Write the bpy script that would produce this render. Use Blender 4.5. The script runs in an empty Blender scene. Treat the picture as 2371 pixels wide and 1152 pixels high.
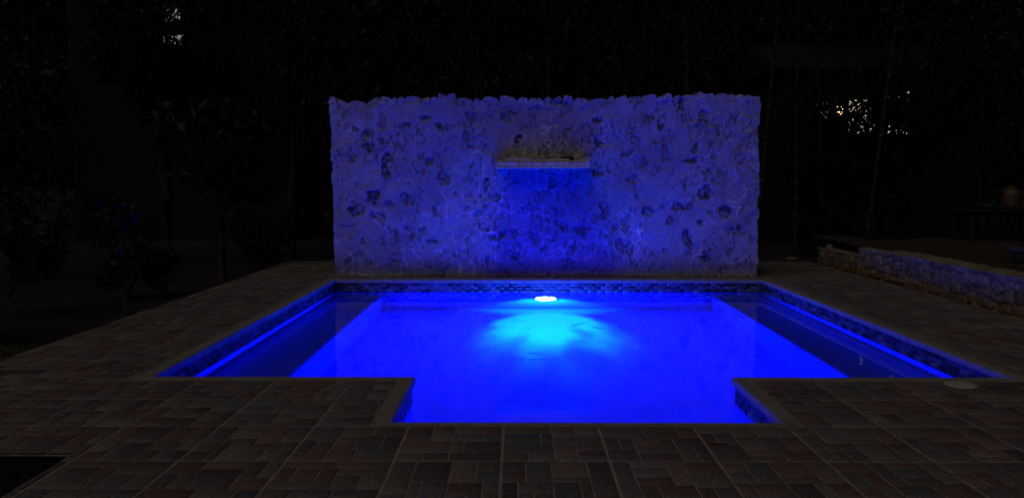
import bpy, bmesh, math, random
import numpy as np
from mathutils import Vector, Matrix, Euler
R = math.radians
scene = bpy.context.scene
COL = scene.collection

# ---------------------------------------------------------------- camera
F, EYE = 1763.0, 1.531                       # focal length in photo pixels, eye height in metres
PITCH, YAW = math.atan(151 / F), math.atan(9.5 / F)
cam = bpy.data.cameras.new("camera")
cam.sensor_width = 36.0
cam.lens = 36.0 * F / 2371.0
cam.clip_start, cam.clip_end = 0.05, 500.0
camo = bpy.data.objects.new("camera", cam)
camo.location = (0, 0, EYE)
camo.rotation_euler = (R(90) - PITCH, 0, YAW)
COL.objects.link(camo)
scene.camera = camo

# ---------------------------------------------------------------- world, sun, exposure
SUN_EL, SUN_AZ = R(48), R(36)                # low glow from behind the camera, a little from the left
world = bpy.data.worlds.new("World")
scene.world = world
world.use_nodes = True
wn, wl = world.node_tree.nodes, world.node_tree.links
sky = wn.new('ShaderNodeTexSky')
sky.sky_type = 'NISHITA'
sky.sun_disc = False
sky.sun_elevation = SUN_EL
sky.sun_rotation = math.pi + SUN_AZ
tint = wn.new('ShaderNodeMix')
tint.data_type = 'RGBA'
tint.blend_type = 'MULTIPLY'
tint.inputs[0].default_value = 1.0
tint.inputs[7].default_value = (1.0, 0.34, 0.42, 1)
bg = wn['Background']
wl.new(sky.outputs[0], tint.inputs[6])
wl.new(tint.outputs[2], bg.inputs[0])
bg.inputs[1].default_value = 0.00022

sun = bpy.data.lights.new("night_glow", 'SUN')
sun.energy = 0.36
sun.angle = R(55)
sun.color = (1.0, 0.89, 0.78)
suno = bpy.data.objects.new("night_glow", sun)
sd = Vector((math.sin(SUN_AZ) * math.cos(SUN_EL), math.cos(SUN_AZ) * math.cos(SUN_EL), -math.sin(SUN_EL)))
suno.rotation_euler = sd.to_track_quat('-Z', 'Y').to_euler()
suno.location = (-6, -8, 9)
COL.objects.link(suno)

vs = scene.view_settings
vs.view_transform = 'Standard'
vs.look = 'None'
vs.exposure = 0.0
vs.gamma = 1.0
vs.use_curve_mapping = False
cy = scene.cycles
cy.use_denoising = True
cy.max_bounces = 14
cy.diffuse_bounces = 6
cy.glossy_bounces = 5
cy.transmission_bounces = 8
cy.caustics_refractive = True
cy.caustics_reflective = False
cy.sample_clamp_indirect = 6.0
cy.blur_glossy = 0.5

# ---------------------------------------------------------------- helpers
rng = np.random.default_rng(11)
rnd = random.Random(5)


def at(x, y, Y):
    """point seen at photo pixel (x, y) on the vertical plane at distance Y"""
    u, v = (x - 1185.5) / F, (y - 576) / F
    d = (u, math.cos(PITCH) - v * math.sin(PITCH), -math.sin(PITCH) - v * math.cos(PITCH))
    c, s = math.cos(YAW), math.sin(YAW)
    X, Yd, Z = d[0] * c - d[1] * s, d[0] * s + d[1] * c, d[2]
    t = Y / Yd
    return X * t, Y, EYE + Z * t


def tag(o, label=None, cat=None, group=None, kind=None):
    if label: o['label'] = label
    if cat: o['category'] = cat
    if group: o['group'] = group
    if kind: o['kind'] = kind
    return o


def empty(name, loc=(0, 0, 0), rz=0.0):
    o = bpy.data.objects.new(name, None)
    o.empty_display_size = 0.2
    o.location = loc
    o.rotation_euler = (0, 0, rz)
    COL.objects.link(o)
    return o


def link(name, me, mats, parent=None, smooth=False):
    for m in (mats if isinstance(mats, (list, tuple)) else [mats]):
        me.materials.append(m)
    if smooth:
        me.polygons.foreach_set('use_smooth', np.ones(len(me.polygons), dtype=bool))
    o = bpy.data.objects.new(name, me)
    COL.objects.link(o)
    if parent is not None:
        o.parent = parent
    return o


def np_mesh(name, verts, faces, cols=None, fmat=None):
    """verts (n,3), faces (m,4) or (m,3) numpy; cols per vertex (n,3)"""
    me = bpy.data.meshes.new(name)
    verts = np.asarray(verts, dtype=np.float32)
    faces = np.asarray(faces, dtype=np.int32)
    k = faces.shape[1]
    me.vertices.add(len(verts))
    me.vertices.foreach_set('co', verts.ravel())
    me.loops.add(faces.size)
    me.loops.foreach_set('vertex_index', faces.ravel())
    me.polygons.add(len(faces))
    me.polygons.foreach_set('loop_start', np.arange(0, faces.size, k, dtype=np.int32))
    me.polygons.foreach_set('loop_total', np.full(len(faces), k, dtype=np.int32))
    if fmat is not None:
        me.polygons.foreach_set('material_index', np.asarray(fmat, dtype=np.int32))
    me.update(calc_edges=True)
    me.validate()
    if cols is not None:
        a = me.color_attributes.new('Col', 'FLOAT_COLOR', 'POINT')
        c = np.ones((len(verts), 4), dtype=np.float32)
        c[:, :3] = cols
        a.data.foreach_set('color', c.ravel())
    return me


class MB:
    """collects simple shapes into one mesh"""
    def __init__(s):
        s.v, s.f, s.m = [], [], []

    def add(s, vs, fs, mi=0):
        b = len(s.v)
        s.v += [tuple(p) for p in vs]
        s.f += [tuple(i + b for i in f) for f in fs]
        s.m += [mi] * len(fs)

    def box(s, x0, x1, y0, y1, z0, z1, bev=0.0, mi=0, mat=None):
        bm = bmesh.new()
        bmesh.ops.create_cube(bm, size=1)
        for v in bm.verts:
            v.co = Vector(((x0 + x1) / 2 + v.co.x * (x1 - x0), (y0 + y1) / 2 + v.co.y * (y1 - y0), (z0 + z1) / 2 + v.co.z * (z1 - z0)))
        if bev > 0:
            bmesh.ops.bevel(bm, geom=bm.edges[:], offset=bev, segments=2, affect='EDGES')
        if mat is not None:
            bm.transform(mat)
        bm.verts.index_update()
        s.add([v.co[:] for v in bm.verts], [[v.index for v in f.verts] for f in bm.faces], mi)
        bm.free()

    def lathe(s, prof, n=24, c=(0, 0, 0), mi=0, mat=None, mis=None):
        vs, fs = [], []
        for r, z in prof:
            for k in range(n):
                a = 2 * math.pi * k / n
                p = Vector((r * math.cos(a), r * math.sin(a), z))
                if mat is not None: p = mat @ p
                vs.append((p.x + c[0], p.y + c[1], p.z + c[2]))
        for i in range(len(prof) - 1):
            for k in range(n):
                a, b = i * n + k, i * n + (k + 1) % n
                fs.append((a, b, b + n, a + n))
        fs.append(tuple(range(n))[::-1])
        fs.append(tuple(range((len(prof) - 1) * n, len(prof) * n)))
        s.add(vs, fs, mi)
        if mis is not None:
            b0 = len(s.m) - len(fs)
            for i, q in enumerate(mis):
                s.m[b0 + i * n:b0 + (i + 1) * n] = [q] * n

    def tube(s, pts, rad, n=8, mi=0):
        pts = [Vector(p) for p in pts]
        if not isinstance(rad, (list, tuple)): rad = [rad] * len(pts)
        vs, fs = [], []
        for i, p in enumerate(pts):
            d = (pts[min(i + 1, len(pts) - 1)] - pts[max(i - 1, 0)]).normalized()
            q = d.to_track_quat('Z', 'Y').to_matrix()
            for k in range(n):
                a = 2 * math.pi * k / n
                vs.append((p + q @ Vector((rad[i] * math.cos(a), rad[i] * math.sin(a), 0)))[:])
        for i in range(len(pts) - 1):
            for k in range(n):
                a, b = i * n + k, i * n + (k + 1) % n
                fs.append((a, b, b + n, a + n))
        fs.append(tuple(range(n))[::-1])
        fs.append(tuple(range((len(pts) - 1) * n, len(pts) * n)))
        s.add(vs, fs, mi)

    def build(s, name, mats, parent=None, smooth=False):
        me = bpy.data.meshes.new(name)
        me.from_pydata(s.v, [], s.f)
        me.polygons.foreach_set('material_index', s.m)
        me.update()
        o = link(name, me, mats, parent)
        if smooth:
            for p in me.polygons:
                p.use_smooth = True
            me.set_sharp_from_angle(angle=R(40))
        return o


# numpy noise -----------------------------------------------------
TAB = rng.random((256, 256, 4))


def vnoise(u, v, ch=0):
    iu, iv = np.floor(u).astype(int), np.floor(v).astype(int)
    fu, fv = u - iu, v - iv
    fu, fv = fu * fu * (3 - 2 * fu), fv * fv * (3 - 2 * fv)
    T = lambda a, b: TAB[a & 255, b & 255, ch]
    return (T(iu, iv) * (1 - fu) + T(iu + 1, iv) * fu) * (1 - fv) + (T(iu, iv + 1) * (1 - fu) + T(iu + 1, iv + 1) * fu) * fv


def fbm(u, v, o=4, ch=0):
    s, a, n = 0, 0.5, 0
    for k in range(o):
        s = s + a * vnoise(u * 2 ** k + 17.3 * k, v * 2 ** k + 9.1 * k, ch)
        n += a
        a *= 0.5
    return s / n


def voro(u, v, jit=0.9):
    """returns nearest distance, edge gap, three per-cell random numbers"""
    iu, iv = np.floor(u).astype(int), np.floor(v).astype(int)
    f1 = np.full(u.shape, 9.0)
    f2 = np.full(u.shape, 9.0)
    ids = np.zeros(u.shape + (2,), dtype=int)
    for du in (-1, 0, 1):
        for dv in (-1, 0, 1):
            a, b = iu + du, iv + dv
            t = TAB[(a + 37) & 255, (b + 91) & 255]
            d = np.hypot(a + 0.5 + jit * (t[..., 0] - 0.5) - u, b + 0.5 + jit * (t[..., 1] - 0.5) - v)
            near = d < f1
            f2 = np.where(near, f1, np.minimum(f2, d))
            ids = np.where(near[..., None], np.stack([a, b], -1), ids)
            f1 = np.where(near, d, f1)
    c = TAB[(ids[..., 0] + 113) & 255, (ids[..., 1] + 51) & 255]
    return f1, f2 - f1, c


# materials ---------------------------------------------------------
def mat(name, col=(0.5, 0.5, 0.5), rough=0.7, metal=0.0, spec=0.5, attr=False, nscale=0, namt=0.3, bump=0, bscale=40, bdist=0.01):
    m = bpy.data.materials.new(name)
    m.use_nodes = True
    n, l = m.node_tree.nodes, m.node_tree.links
    p = n['Principled BSDF']
    p.inputs['Roughness'].default_value = rough
    p.inputs['Metallic'].default_value = metal
    p.inputs['Specular IOR Level'].default_value = spec
    p.inputs['Base Color'].default_value = (*col, 1)
    src = None
    if attr:
        a = n.new('ShaderNodeVertexColor')
        a.layer_name = 'Col'
        src = a.outputs[0]
    tc = n.new('ShaderNodeTexCoord')
    if nscale:
        t = n.new('ShaderNodeTexNoise')
        t.inputs['Scale'].default_value = nscale
        t.inputs['Detail'].default_value = 6
        l.new(tc.outputs['Object'], t.inputs['Vector'])
        mr = n.new('ShaderNodeMapRange')
        mr.inputs[1].default_value = 0.3
        mr.inputs[2].default_value = 0.7
        mr.inputs[3].default_value = 1 - namt
        mr.inputs[4].default_value = 1 + namt
        l.new(t.outputs[0], mr.inputs[0])
        mx = n.new('ShaderNodeVectorMath')
        mx.operation = 'MULTIPLY'
        if src: l.new(src, mx.inputs[0])
        else: mx.inputs[0].default_value = col
        l.new(mr.outputs[0], mx.inputs[1])
        src = mx.outputs[0]
    if src:
        l.new(src, p.inputs['Base Color'])
    if bump:
        t = n.new('ShaderNodeTexNoise')
        t.inputs['Scale'].default_value = bscale
        t.inputs['Detail'].default_value = 8
        l.new(tc.outputs['Object'], t.inputs['Vector'])
        b = n.new('ShaderNodeBump')
        b.inputs['Strength'].default_value = bump
        b.inputs['Distance'].default_value = bdist
        l.new(t.outputs[0], b.inputs['Height'])
        l.new(b.outputs[0], p.inputs['Normal'])
    return m


def emit(name, col, s):
    m = bpy.data.materials.new(name)
    m.use_nodes = True
    n, l = m.node_tree.nodes, m.node_tree.links
    n.remove(n['Principled BSDF'])
    e = n.new('ShaderNodeEmission')
    e.inputs[0].default_value = (*col, 1)
    e.inputs[1].default_value = s
    l.new(e.outputs[0], n['Material Output'].inputs[0])
    return m


M = dict(
    paver=mat('stamped_paver', rough=0.72, spec=0.3, attr=True, nscale=60, namt=0.5, bump=0.9, bscale=60, bdist=0.008),
    grout=mat('grout', (0.27, 0.235, 0.21), 0.9, nscale=9, namt=0.3, bump=0.4),
    coping=mat('coping_concrete', (0.21, 0.185, 0.16), 0.75, nscale=14, namt=0.25, bump=0.4, bscale=60, bdist=0.004),
    plaster=mat('pool_plaster', (0.03, 0.075, 0.76), 0.8, nscale=3, namt=0.08),
    tile=mat('glass_mosaic', rough=0.22, attr=True, nscale=25, namt=0.2),
    tgrout=mat('tile_grout', (0.15, 0.15, 0.17), 0.85),
    stone=mat('whitewashed_stone', rough=0.9, spec=0.2, attr=True, nscale=26, namt=0.15, bump=0.5, bscale=55, bdist=0.005),
    rock=mat('field_stone', rough=0.92, spec=0.2, attr=True, nscale=22, namt=0.35, bump=0.9, bscale=45, bdist=0.015),
    spout=mat('spout_stone', (0.56, 0.49, 0.36), 0.85, nscale=18, namt=0.3, bump=0.8, bscale=60, bdist=0.008),
    hole=mat('dark_slot', (0.01, 0.009, 0.008), 0.95),
    soil=mat('soil', (0.006, 0.003, 0.003), 0.95, nscale=6, namt=0.5, bump=1.0, bscale=14, bdist=0.05),
    terr=mat('terrace_soil', (0.022, 0.013, 0.010), 0.95, nscale=5, namt=0.5, bump=1.0, bscale=12, bdist=0.06),
    grass=mat('grass_blade', (0.045, 0.045, 0.012), 0.8, attr=True),
    leaf=mat('leaf', rough=0.6, spec=0.25, attr=True),
    bark=mat('bark', (0.035, 0.022, 0.017), 0.95, nscale=12, namt=0.4, bump=0.8, bscale=20, bdist=0.02),
    culm=mat('bamboo_culm', (0.011, 0.007, 0.006), 0.9, nscale=5, namt=0.4),
    node=mat('bamboo_node', (0.115, 0.095, 0.078), 0.8),
    white=mat('white_plastic', (0.42, 0.40, 0.36), 0.45, nscale=20, namt=0.15),
    lens=emit('pool_lens', (0.25, 0.75, 1.0), 90),
    steel=mat('lamp_steel', (0.55, 0.56, 0.58), 0.3, 1.0),
    tank=mat('tank_paint', (0.085, 0.05, 0.02), 0.5, nscale=10, namt=0.35),
    brass=mat('valve_brass', (0.35, 0.24, 0.1), 0.4, 0.9),
    teal=mat('teal_plastic', (0.008, 0.085, 0.105), 0.5),
    table=mat('red_brown_wood', (0.018, 0.005, 0.005), 0.7, nscale=12, namt=0.4),
    pot=mat('pale_clay', (0.08, 0.06, 0.02), 0.9, nscale=15, namt=0.35, bump=0.6),
    pale=mat('pale_stone', (0.17, 0.15, 0.13), 0.8, nscale=12, namt=0.3, bump=0.5),
    house=mat('house_render', (0.003, 0.002, 0.002), 0.9, nscale=3, namt=0.3),
    roof=mat('house_roof', (0.003, 0.002, 0.002), 0.9, nscale=5, namt=0.3),
    lit=emit('lit_window', (1.0, 0.88, 0.74), 1.1),
    dim=emit('dim_window', (0.80, 0.85, 1.0), 0.3),
    bulb=emit('warm_bulb', (1.0, 0.62, 0.28), 6),
    dry=mat('dry_leaf', (0.16, 0.085, 0.045), 0.8, nscale=30, namt=0.3),
    wet_or_glow=mat('wet_leaf', (0.012, 0.010, 0.008), 0.5),
)

# ---------------------------------------------------------------- layout (metres)
PX0, PX1, PY0, PY1 = -2.89, 3.92, 5.95, 12.10          # pool
NX0, NX1, NY0 = -0.80, 1.71, 4.795                     # entry bay of the pool
CW, CWN = 0.13, 0.085                                  # coping widths
WATER, FLOOR = -0.205, -1.70
BX0, BX1, BZ = -2.14, 3.13, -0.52                      # underwater benches

# ---------------------------------------------------------------- ground
def sheet(name, x0, x1, y0, y1, z, m, nx=60, ny=60, amp=0.0):
    U, V = np.meshgrid(np.linspace(x0, x1, nx + 1), np.linspace(y0, y1, ny + 1))
    Z = z + amp * (fbm(U * 0.8 + 40, V * 0.8 + 20, 4) - 0.5)
    i = np.arange((nx + 1) * (ny + 1)).reshape(ny + 1, nx + 1)
    f = np.stack([i[:-1, :-1], i[:-1, 1:], i[1:, 1:], i[1:, :-1]], -1).reshape(-1, 4)
    return link(name, np_mesh(name, np.stack([U, V, Z], -1).reshape(-1, 3), f), m, smooth=amp > 0)

g = sheet('ground', -250, 250, 15.6, 400, -0.35, M['soil'], 2, 2)
tag(g, kind='structure')
g = sheet('ground_bank', -250, -4.56, -60, 15.6, -0.34, M['soil'], 120, 60, 0.0)
tag(g, kind='structure')
g = sheet('ground_near', -4.56, -2.53, -60, 4.23, -0.30, M['soil'], 10, 60, 0.0)
tag(g, kind='structure')
g = sheet('terrace_ground', 6.0, 60, -20, 15.6, 0.44, M['terr'], 200, 120, 0.16)
tag(g, kind='structure')
g = sheet('lawn_soil', -40, -4.60, 2, 7.42, -0.10, M['soil'], 20, 20, 0.02)
tag(g, kind='structure')

# grass blades on the lawn beside the deck
n = 26000
gx = -4.60 - rng.random(n) ** 1.5 * 3.2
gy = 3.6 + rng.random(n) * 3.8
a = rng.random(n) * 6.28
h = 0.03 + 0.05 * rng.random(n)
w = 0.004 + 0.003 * rng.random(n)
dx, dy = np.cos(a), np.sin(a)
bx, by = (rng.random(n) - .5) * .05, (rng.random(n) - .5) * .05
v = np.zeros((n, 3, 3))
v[:, 0] = np.stack([gx - dx * w, gy - dy * w, np.full(n, -0.11)], -1)
v[:, 1] = np.stack([gx + dx * w, gy + dy * w, np.full(n, -0.11)], -1)
v[:, 2] = np.stack([gx + bx, gy + by, -0.10 + h], -1)
gc = np.repeat(np.array([[0.085, 0.075, 0.012]]) * (0.5 + rng.random((n, 1))), 3, 0)
o = link('grass', np_mesh('grass', v.reshape(-1, 3), np.arange(n * 3).reshape(-1, 3), gc), M['grass'])
tag(o, 'short dull green grass beside the paved deck', kind='stuff')

# ---------------------------------------------------------------- deck of stamped pavers
HOLES = [(PX0 - CW, PX1 + CW, PY0 - CW, PY1 + CW), (NX0 - CW, NX1 + CW, NY0 - CWN, PY0), (-9, -2.53, -9, 4.23)]
DX0, DX1, DY0, DY1 = -4.50, 5.80, -0.6, 15.05


def cut(rect, hole):
    x0, x1, y0, y1 = rect
    a, b, c, d = hole
    if x1 <= a or x0 >= b or y1 <= c or y0 >= d: return [rect]
    out = []
    if x0 < a: out.append((x0, a, y0, y1))
    if x1 > b: out.append((b, x1, y0, y1))
    xa, xb = max(x0, a), min(x1, b)
    if y0 < c: out.append((xa, xb, y0, c))
    if y1 > d: out.append((xa, xb, d, y1))
    return out


TEMPL = [
    [(0, .22, .5, 1), (.22, .55, .62, 1), (.22, .55, .5, .62), (.55, .78, .5, 1), (.78, 1, .75, 1), (.78, 1, .5, .75),
     (0, .22, .25, .5), (0, .22, 0, .25), (.22, .32, 0, .5), (.32, .55, 0, .5), (.55, .85, .28, .5), (.55, .72, 0, .28), (.72, .85, 0, .28), (.85, 1, .28, .5), (.85, 1, 0, .28)],
    [(0, .5, .82, 1), (.5, 1, .82, 1), (0, .16, .5, .82), (.16, .38, .5, .82), (.38, .55, .5, .82), (.55, 1, .66, .82), (.55, .78, .34, .66), (.78, 1, .34, .66),
     (0, .55, .34, .5), (0, .25, 0, .34), (.25, .6, .17, .34), (.25, .6, 0, .17), (.6, 1, .2, .34), (.6, .82, 0, .2), (.82, 1, 0, .2)],
    [(0, .33, .7, 1), (.33, .66, .84, 1), (.33, .66, .7, .84), (.66, 1, .55, 1), (0, .2, .3, .7), (.2, .45, .3, .7), (.45, .66, .45, .7), (.45, .66, .3, .45),
     (.66, .85, .2, .55), (.85, 1, .2, .55), (0, .4, .14, .3), (0, .4, 0, .14), (.4, .66, 0, .3), (.66, 1, 0, .2)],
]
PAL = np.array([(.085, .050, .043), (.060, .042, .042), (.105, .098, .088), (.080, .082, .078), (.130, .098, .075), (.110, .068, .056), (.070, .066, .066), (.120, .112, .100), (.095, .070, .060)]) * 1.35
PV, PF, PC = [], [], []
MOD = 0.6
i0, i1 = int(math.floor((DX0 - .52) / MOD)) - 1, int(math.ceil((DX1 - .52) / MOD)) + 1
j0, j1 = int(math.floor((DY0 - 4.71) / MOD)) - 1, int(math.ceil((DY1 - 4.71) / MOD)) + 1
for i in range(i0, i1):
    for j in range(j0, j1):
        T = rnd.choice(TEMPL)
        fx, fy, sw = rnd.random() < .5, rnd.random() < .5, rnd.random() < .35
        mx, my = .52 + i * MOD, 4.71 + j * MOD
        for (a, b, c, d) in T:
            if sw: a, b, c, d = c, d, a, b
            if fx: a, b = 1 - b, 1 - a
            if fy: c, d = 1 - d, 1 - c
            k = lambda t, e: 0.0095 if t in (0, 1) else 0.0045
            r = (mx + a * MOD + k(a, 0), mx + b * MOD - k(b, 0), my + c * MOD + k(c, 0), my + d * MOD - k(d, 0))
            edge = DX0 + 0.012 * math.sin(my * 9 + rnd.random())
            r = (max(r[0], edge), min(r[1], DX1), max(r[2], DY0), min(r[3], DY1))
            if r[1] - r[0] < .02 or r[3] - r[2] < .02: continue
            col = (PAL[rnd.randrange(len(PAL))] * .68 + PAL.mean(0) * np.array([.95, 1.0, 1.08]) * .32) * np.array([.97, .99, 1.08]) * rnd.uniform(.88, 1.26)
            dz = rnd.uniform(-.0015, .0015)
            rs = [r]
            for hl in HOLES:
                rs = [q for s_ in rs for q in cut(s_, hl)]
            for (x0, x1, y0, y1) in rs:
                if x1 - x0 < .012 or y1 - y0 < .012: continue
                bvl = .003
                b0 = len(PV)
                for (zz, e) in ((-.012, 0), (dz - .002, 0), (dz, bvl)):
                    PV += [(x0 + e, y0 + e, zz), (x1 - e, y0 + e, zz), (x1 - e, y1 - e, zz), (x0 + e, y1 - e, zz)]
                PC += [tuple(col)] * 12
                for s0 in (0, 4):
                    for q in range(4):
                        PF.append((b0 + s0 + q, b0 + s0 + (q + 1) % 4, b0 + s0 + 4 + (q + 1) % 4, b0 + s0 + 4 + q))
                PF.append((b0 + 8, b0 + 9, b0 + 10, b0 + 11))
deck = link('paving', np_mesh('paving', PV, PF, np.array(PC)), M['paver'])
tag(deck, kind='structure')
rs = [(DX0 + .004, DX1, DY0, DY1 - .004)]
for hl in HOLES:
    rs = [q for s_ in rs for q in cut(s_, hl)]
b, under = MB(), MB()
for (x0, x1, y0, y1) in rs:
    b.box(x0, x1, y0, y1, -.022, -.0045)
    under.box(x0 + (.0 if x0 > -2.6 else .03), x1, y0 + .02, y1 - .02, -.50, -.024)
gr = b.build('paving_bed', M['grout'])
tag(gr, kind='structure')
tag(under.build('paving_subsoil', M['soil']), kind='structure')

# ---------------------------------------------------------------- swimming pool
pool = empty('swimming_pool', (0, 0, 0))
tag(pool, 'blue lit swimming pool with a squared entry bay and pale coping', 'swimming pool')
# outline counter-clockwise
OUT = [(NX0, NY0), (NX1, NY0), (NX1, PY0), (PX1, PY0), (PX1, PY1), (PX0, PY1), (PX0, PY0), (NX0, PY0)]
WID = [CWN, CW, CW, CW, CW, CW, CW, CW]
nO = len(OUT)


def offset_poly(P, W):
    res = []
    for i in range(len(P)):
        p0, p1, p2 = Vector(P[i - 1]), Vector(P[i]), Vector(P[(i + 1) % len(P)])
        d1, d2 = (p1 - p0).normalized(), (p2 - p1).normalized()
        n1, n2 = Vector((d1.y, -d1.x)), Vector((d2.y, -d2.x))
        w1, w2 = W[i - 1], W[i]
        res.append((p1.x + n1.x * w1 + n2.x * w2, p1.y + n1.y * w1 + n2.y * w2))
    return res


# coping: swept rounded profile around the outline
prof = [(0.0, -.012), (0.0, .0015), (.0, .006)]
cp = MB()
sec = []                                        # (distance outward from pool edge as share, z)
for t, z in ((1.0, -.02), (1.0, .003), (.6, .007), (.25, .006)):
    sec.append((t, z, 0))
for k in range(7):
    a_ = k / 6 * math.pi / 2
    sec.append((0, .006 - .028 * (1 - math.cos(a_)), .028 * (1 - math.sin(a_))))
sec += [(0, -.050, 0), (0, -.058, .008), (0, -.058, .03)]
rings = []
for t, z, ex in sec:
    W = [w_ * t + ex if t < 1 else w_ - .002 for w_ in WID]
    rings.append([(x, y, z) for x, y in offset_poly(OUT, W)])
vs_ = [p for r_ in rings for p in r_]
fs_ = []
for i in range(len(rings) - 1):
    for k in range(nO):
        a_, b_ = i * nO + k, i * nO + (k + 1) % nO
        fs_.append((a_, b_, b_ + nO, a_ + nO))
cp.add(vs_, fs_)
coping = cp.build('coping', M['coping'], pool, smooth=True)
# basin walls, floor
b = MB()
IN = .030
BO = offset_poly(OUT, [IN] * nO)
vs_ = [(x, y, -.057) for x, y in BO] + [(x, y, FLOOR) for x, y in BO]
fs_ = [(k, (k + 1) % nO, (k + 1) % nO + nO, k + nO) for k in range(nO)]
fs_.append(tuple(range(nO, 2 * nO)))
b.add(vs_, fs_)
basin = b.build('basin', M['plaster'], pool)
for (x0, x1) in ((PX0 - IN, BX0), (BX1, PX1 + IN)):
    b = MB()
    b.box(x0 + .001, x1, PY0 - IN + .001, PY1 + IN - .001, FLOOR + .001, BZ, bev=0.02)
    b.build('bench', M['plaster'], pool, smooth=True)
# steps inside the entry bay
b = MB()
b.box(NX0 - IN + .001, NX1 + IN - .001, NY0 - IN + .001, NY0 + .32, FLOOR + .001, -.55, bev=0.015)
b.box(NX0 - IN + .001, NX1 + IN - .001, NY0 + .322, NY0 + .64, FLOOR + .001, -.90, bev=0.015)
b.build('entry_steps', M['plaster'], pool, smooth=True)
# mosaic band
TV, TF, TC = [], [], []
gv, gf = [], []
rows = 3
th_ = .049
TPAL = np.array([(.010, .014, .030), (.014, .018, .04), (.06, .075, .11), (.09, .11, .14), (.05, .065, .10), (.11, .13, .16)])
for k in range(nO):
    p, q = Vector(BO[k]), Vector(BO[(k + 1) % nO])
    d = (q - p)
    L = d.length
    d.normalize()
    nin = Vector((-d.y, d.x))
    g0 = len(gv)
    e = nin * .004
    gv += [(p.x + e.x, p.y + e.y, -.0575), (q.x + e.x, q.y + e.y, -.0575), (q.x + e.x, q.y + e.y, -.0575 - rows * th_ - .003), (p.x + e.x, p.y + e.y, -.0575 - rows * th_ - .003),
           (p.x, p.y, -.0575 - rows * th_ - .003), (q.x, q.y, -.0575 - rows * th_ - .003)]
    gf += [(g0, g0 + 1, g0 + 2, g0 + 3), (g0 + 3, g0 + 2, g0 + 5, g0 + 4)]
    for r_ in range(rows):
        s = -.141 * (0.5 if r_ % 2 else 0.0) - .02
        run = 0
        while s < L:
            a_, b2 = max(s + .002, .004), min(s + .139, L - .004)
            if b2 - a_ > .01:
                dark = rnd.random() < .42
                c_ = TPAL[rnd.randrange(2)] if dark else TPAL[2 + rnd.randrange(4)]
                zt = -.0595 - r_ * th_
                zb = zt - th_ + .004
                i_ = len(TV)
                for (e1, e2) in ((.0042, 0), (.0075, .0015)):
                    for (t, z) in ((a_ + e2, zt - e2), (b2 - e2, zt - e2), (b2 - e2, zb + e2), (a_ + e2, zb + e2)):
                        P_ = p + d * t + nin * e1
                        TV.append((P_.x, P_.y, z))
                        TC.append(tuple(c_))
                TF += [(i_ + 4, i_ + 5, i_ + 6, i_ + 7)]
                for m_ in range(4):
                    TF.append((i_ + m_, i_ + (m_ + 1) % 4, i_ + 4 + (m_ + 1) % 4, i_ + 4 + m_))
            s += .141
band = link('mosaic_band', np_mesh('mosaic_band', TV, TF, np.array(TC)), M['tile'], pool)
link('mosaic_grout', np_mesh('mosaic_grout', gv, gf[:0] + gf), M['tgrout'], band)

# water: one gently rippled surface inside the basin
wm = bpy.data.materials.new('water')
wm.use_nodes = True
n_, l_ = wm.node_tree.nodes, wm.node_tree.links
n_.remove(n_['Principled BSDF'])
gl = n_.new('ShaderNodeBsdfGlass')
gl.inputs['IOR'].default_value = 1.333
gl.inputs['Roughness'].default_value = 0.0
gl.inputs['Color'].default_value = (1, 1, 1, 1)
tc = n_.new('ShaderNodeTexCoord')
nz = n_.new('ShaderNodeTexNoise')
nz.inputs['Scale'].default_value = 3.0
nz.inputs['Detail'].default_value = 3
bp = n_.new('ShaderNodeBump')
bp.inputs['Strength'].default_value = 1.0
bp.inputs['Distance'].default_value = 0.0022
l_.new(tc.outputs['Object'], nz.inputs['Vector'])
l_.new(nz.outputs[0], bp.inputs['Height'])
l_.new(bp.outputs[0], gl.inputs['Normal'])
l_.new(gl.outputs[0], n_['Material Output'].inputs[0])
me = bpy.data.meshes.new('water')
e = .003
wv = [(x, y, WATER) for x, y in offset_poly(OUT, [IN - e] * nO)]
me.from_pydata(wv, [], [tuple(range(nO))])
me.update()
water = link('water', me, wm)
tag(water, kind='structure')

# ---------------------------------------------------------------- pool lamp
LX, LZ = 0.475, -0.80
lamp = empty('pool_lamp', (LX, PY1 + IN, LZ))
tag(lamp, 'glowing round underwater lamp set in the end of the pool below the stone wall', 'lamp')
rot = Matrix.Rotation(R(90), 4, 'X')
b = MB()
b.lathe([(.195, 0), (.195, .02), (.185, .032), (.170, .034), (.164, .024)], 40, mat=rot)
b.build('ring', M['steel'], lamp, smooth=True)
b = MB()
b.lathe([(.164, .018), (.162, .036), (.130, .060), (.07, .072), (.004, .076)], 40, mat=rot)
b.build('lens', M['lens'], lamp, smooth=True)


def lightobj(name, typ, loc, col, power, **kw):
    d = bpy.data.lights.new(name, typ)
    d.color = col
    d.energy = power
    for k, v in kw.items():
        setattr(d, k, v)
    o = bpy.data.objects.new(name, d)
    o.location = loc
    o.parent = lamp
    COL.objects.link(o)
    return o


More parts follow.
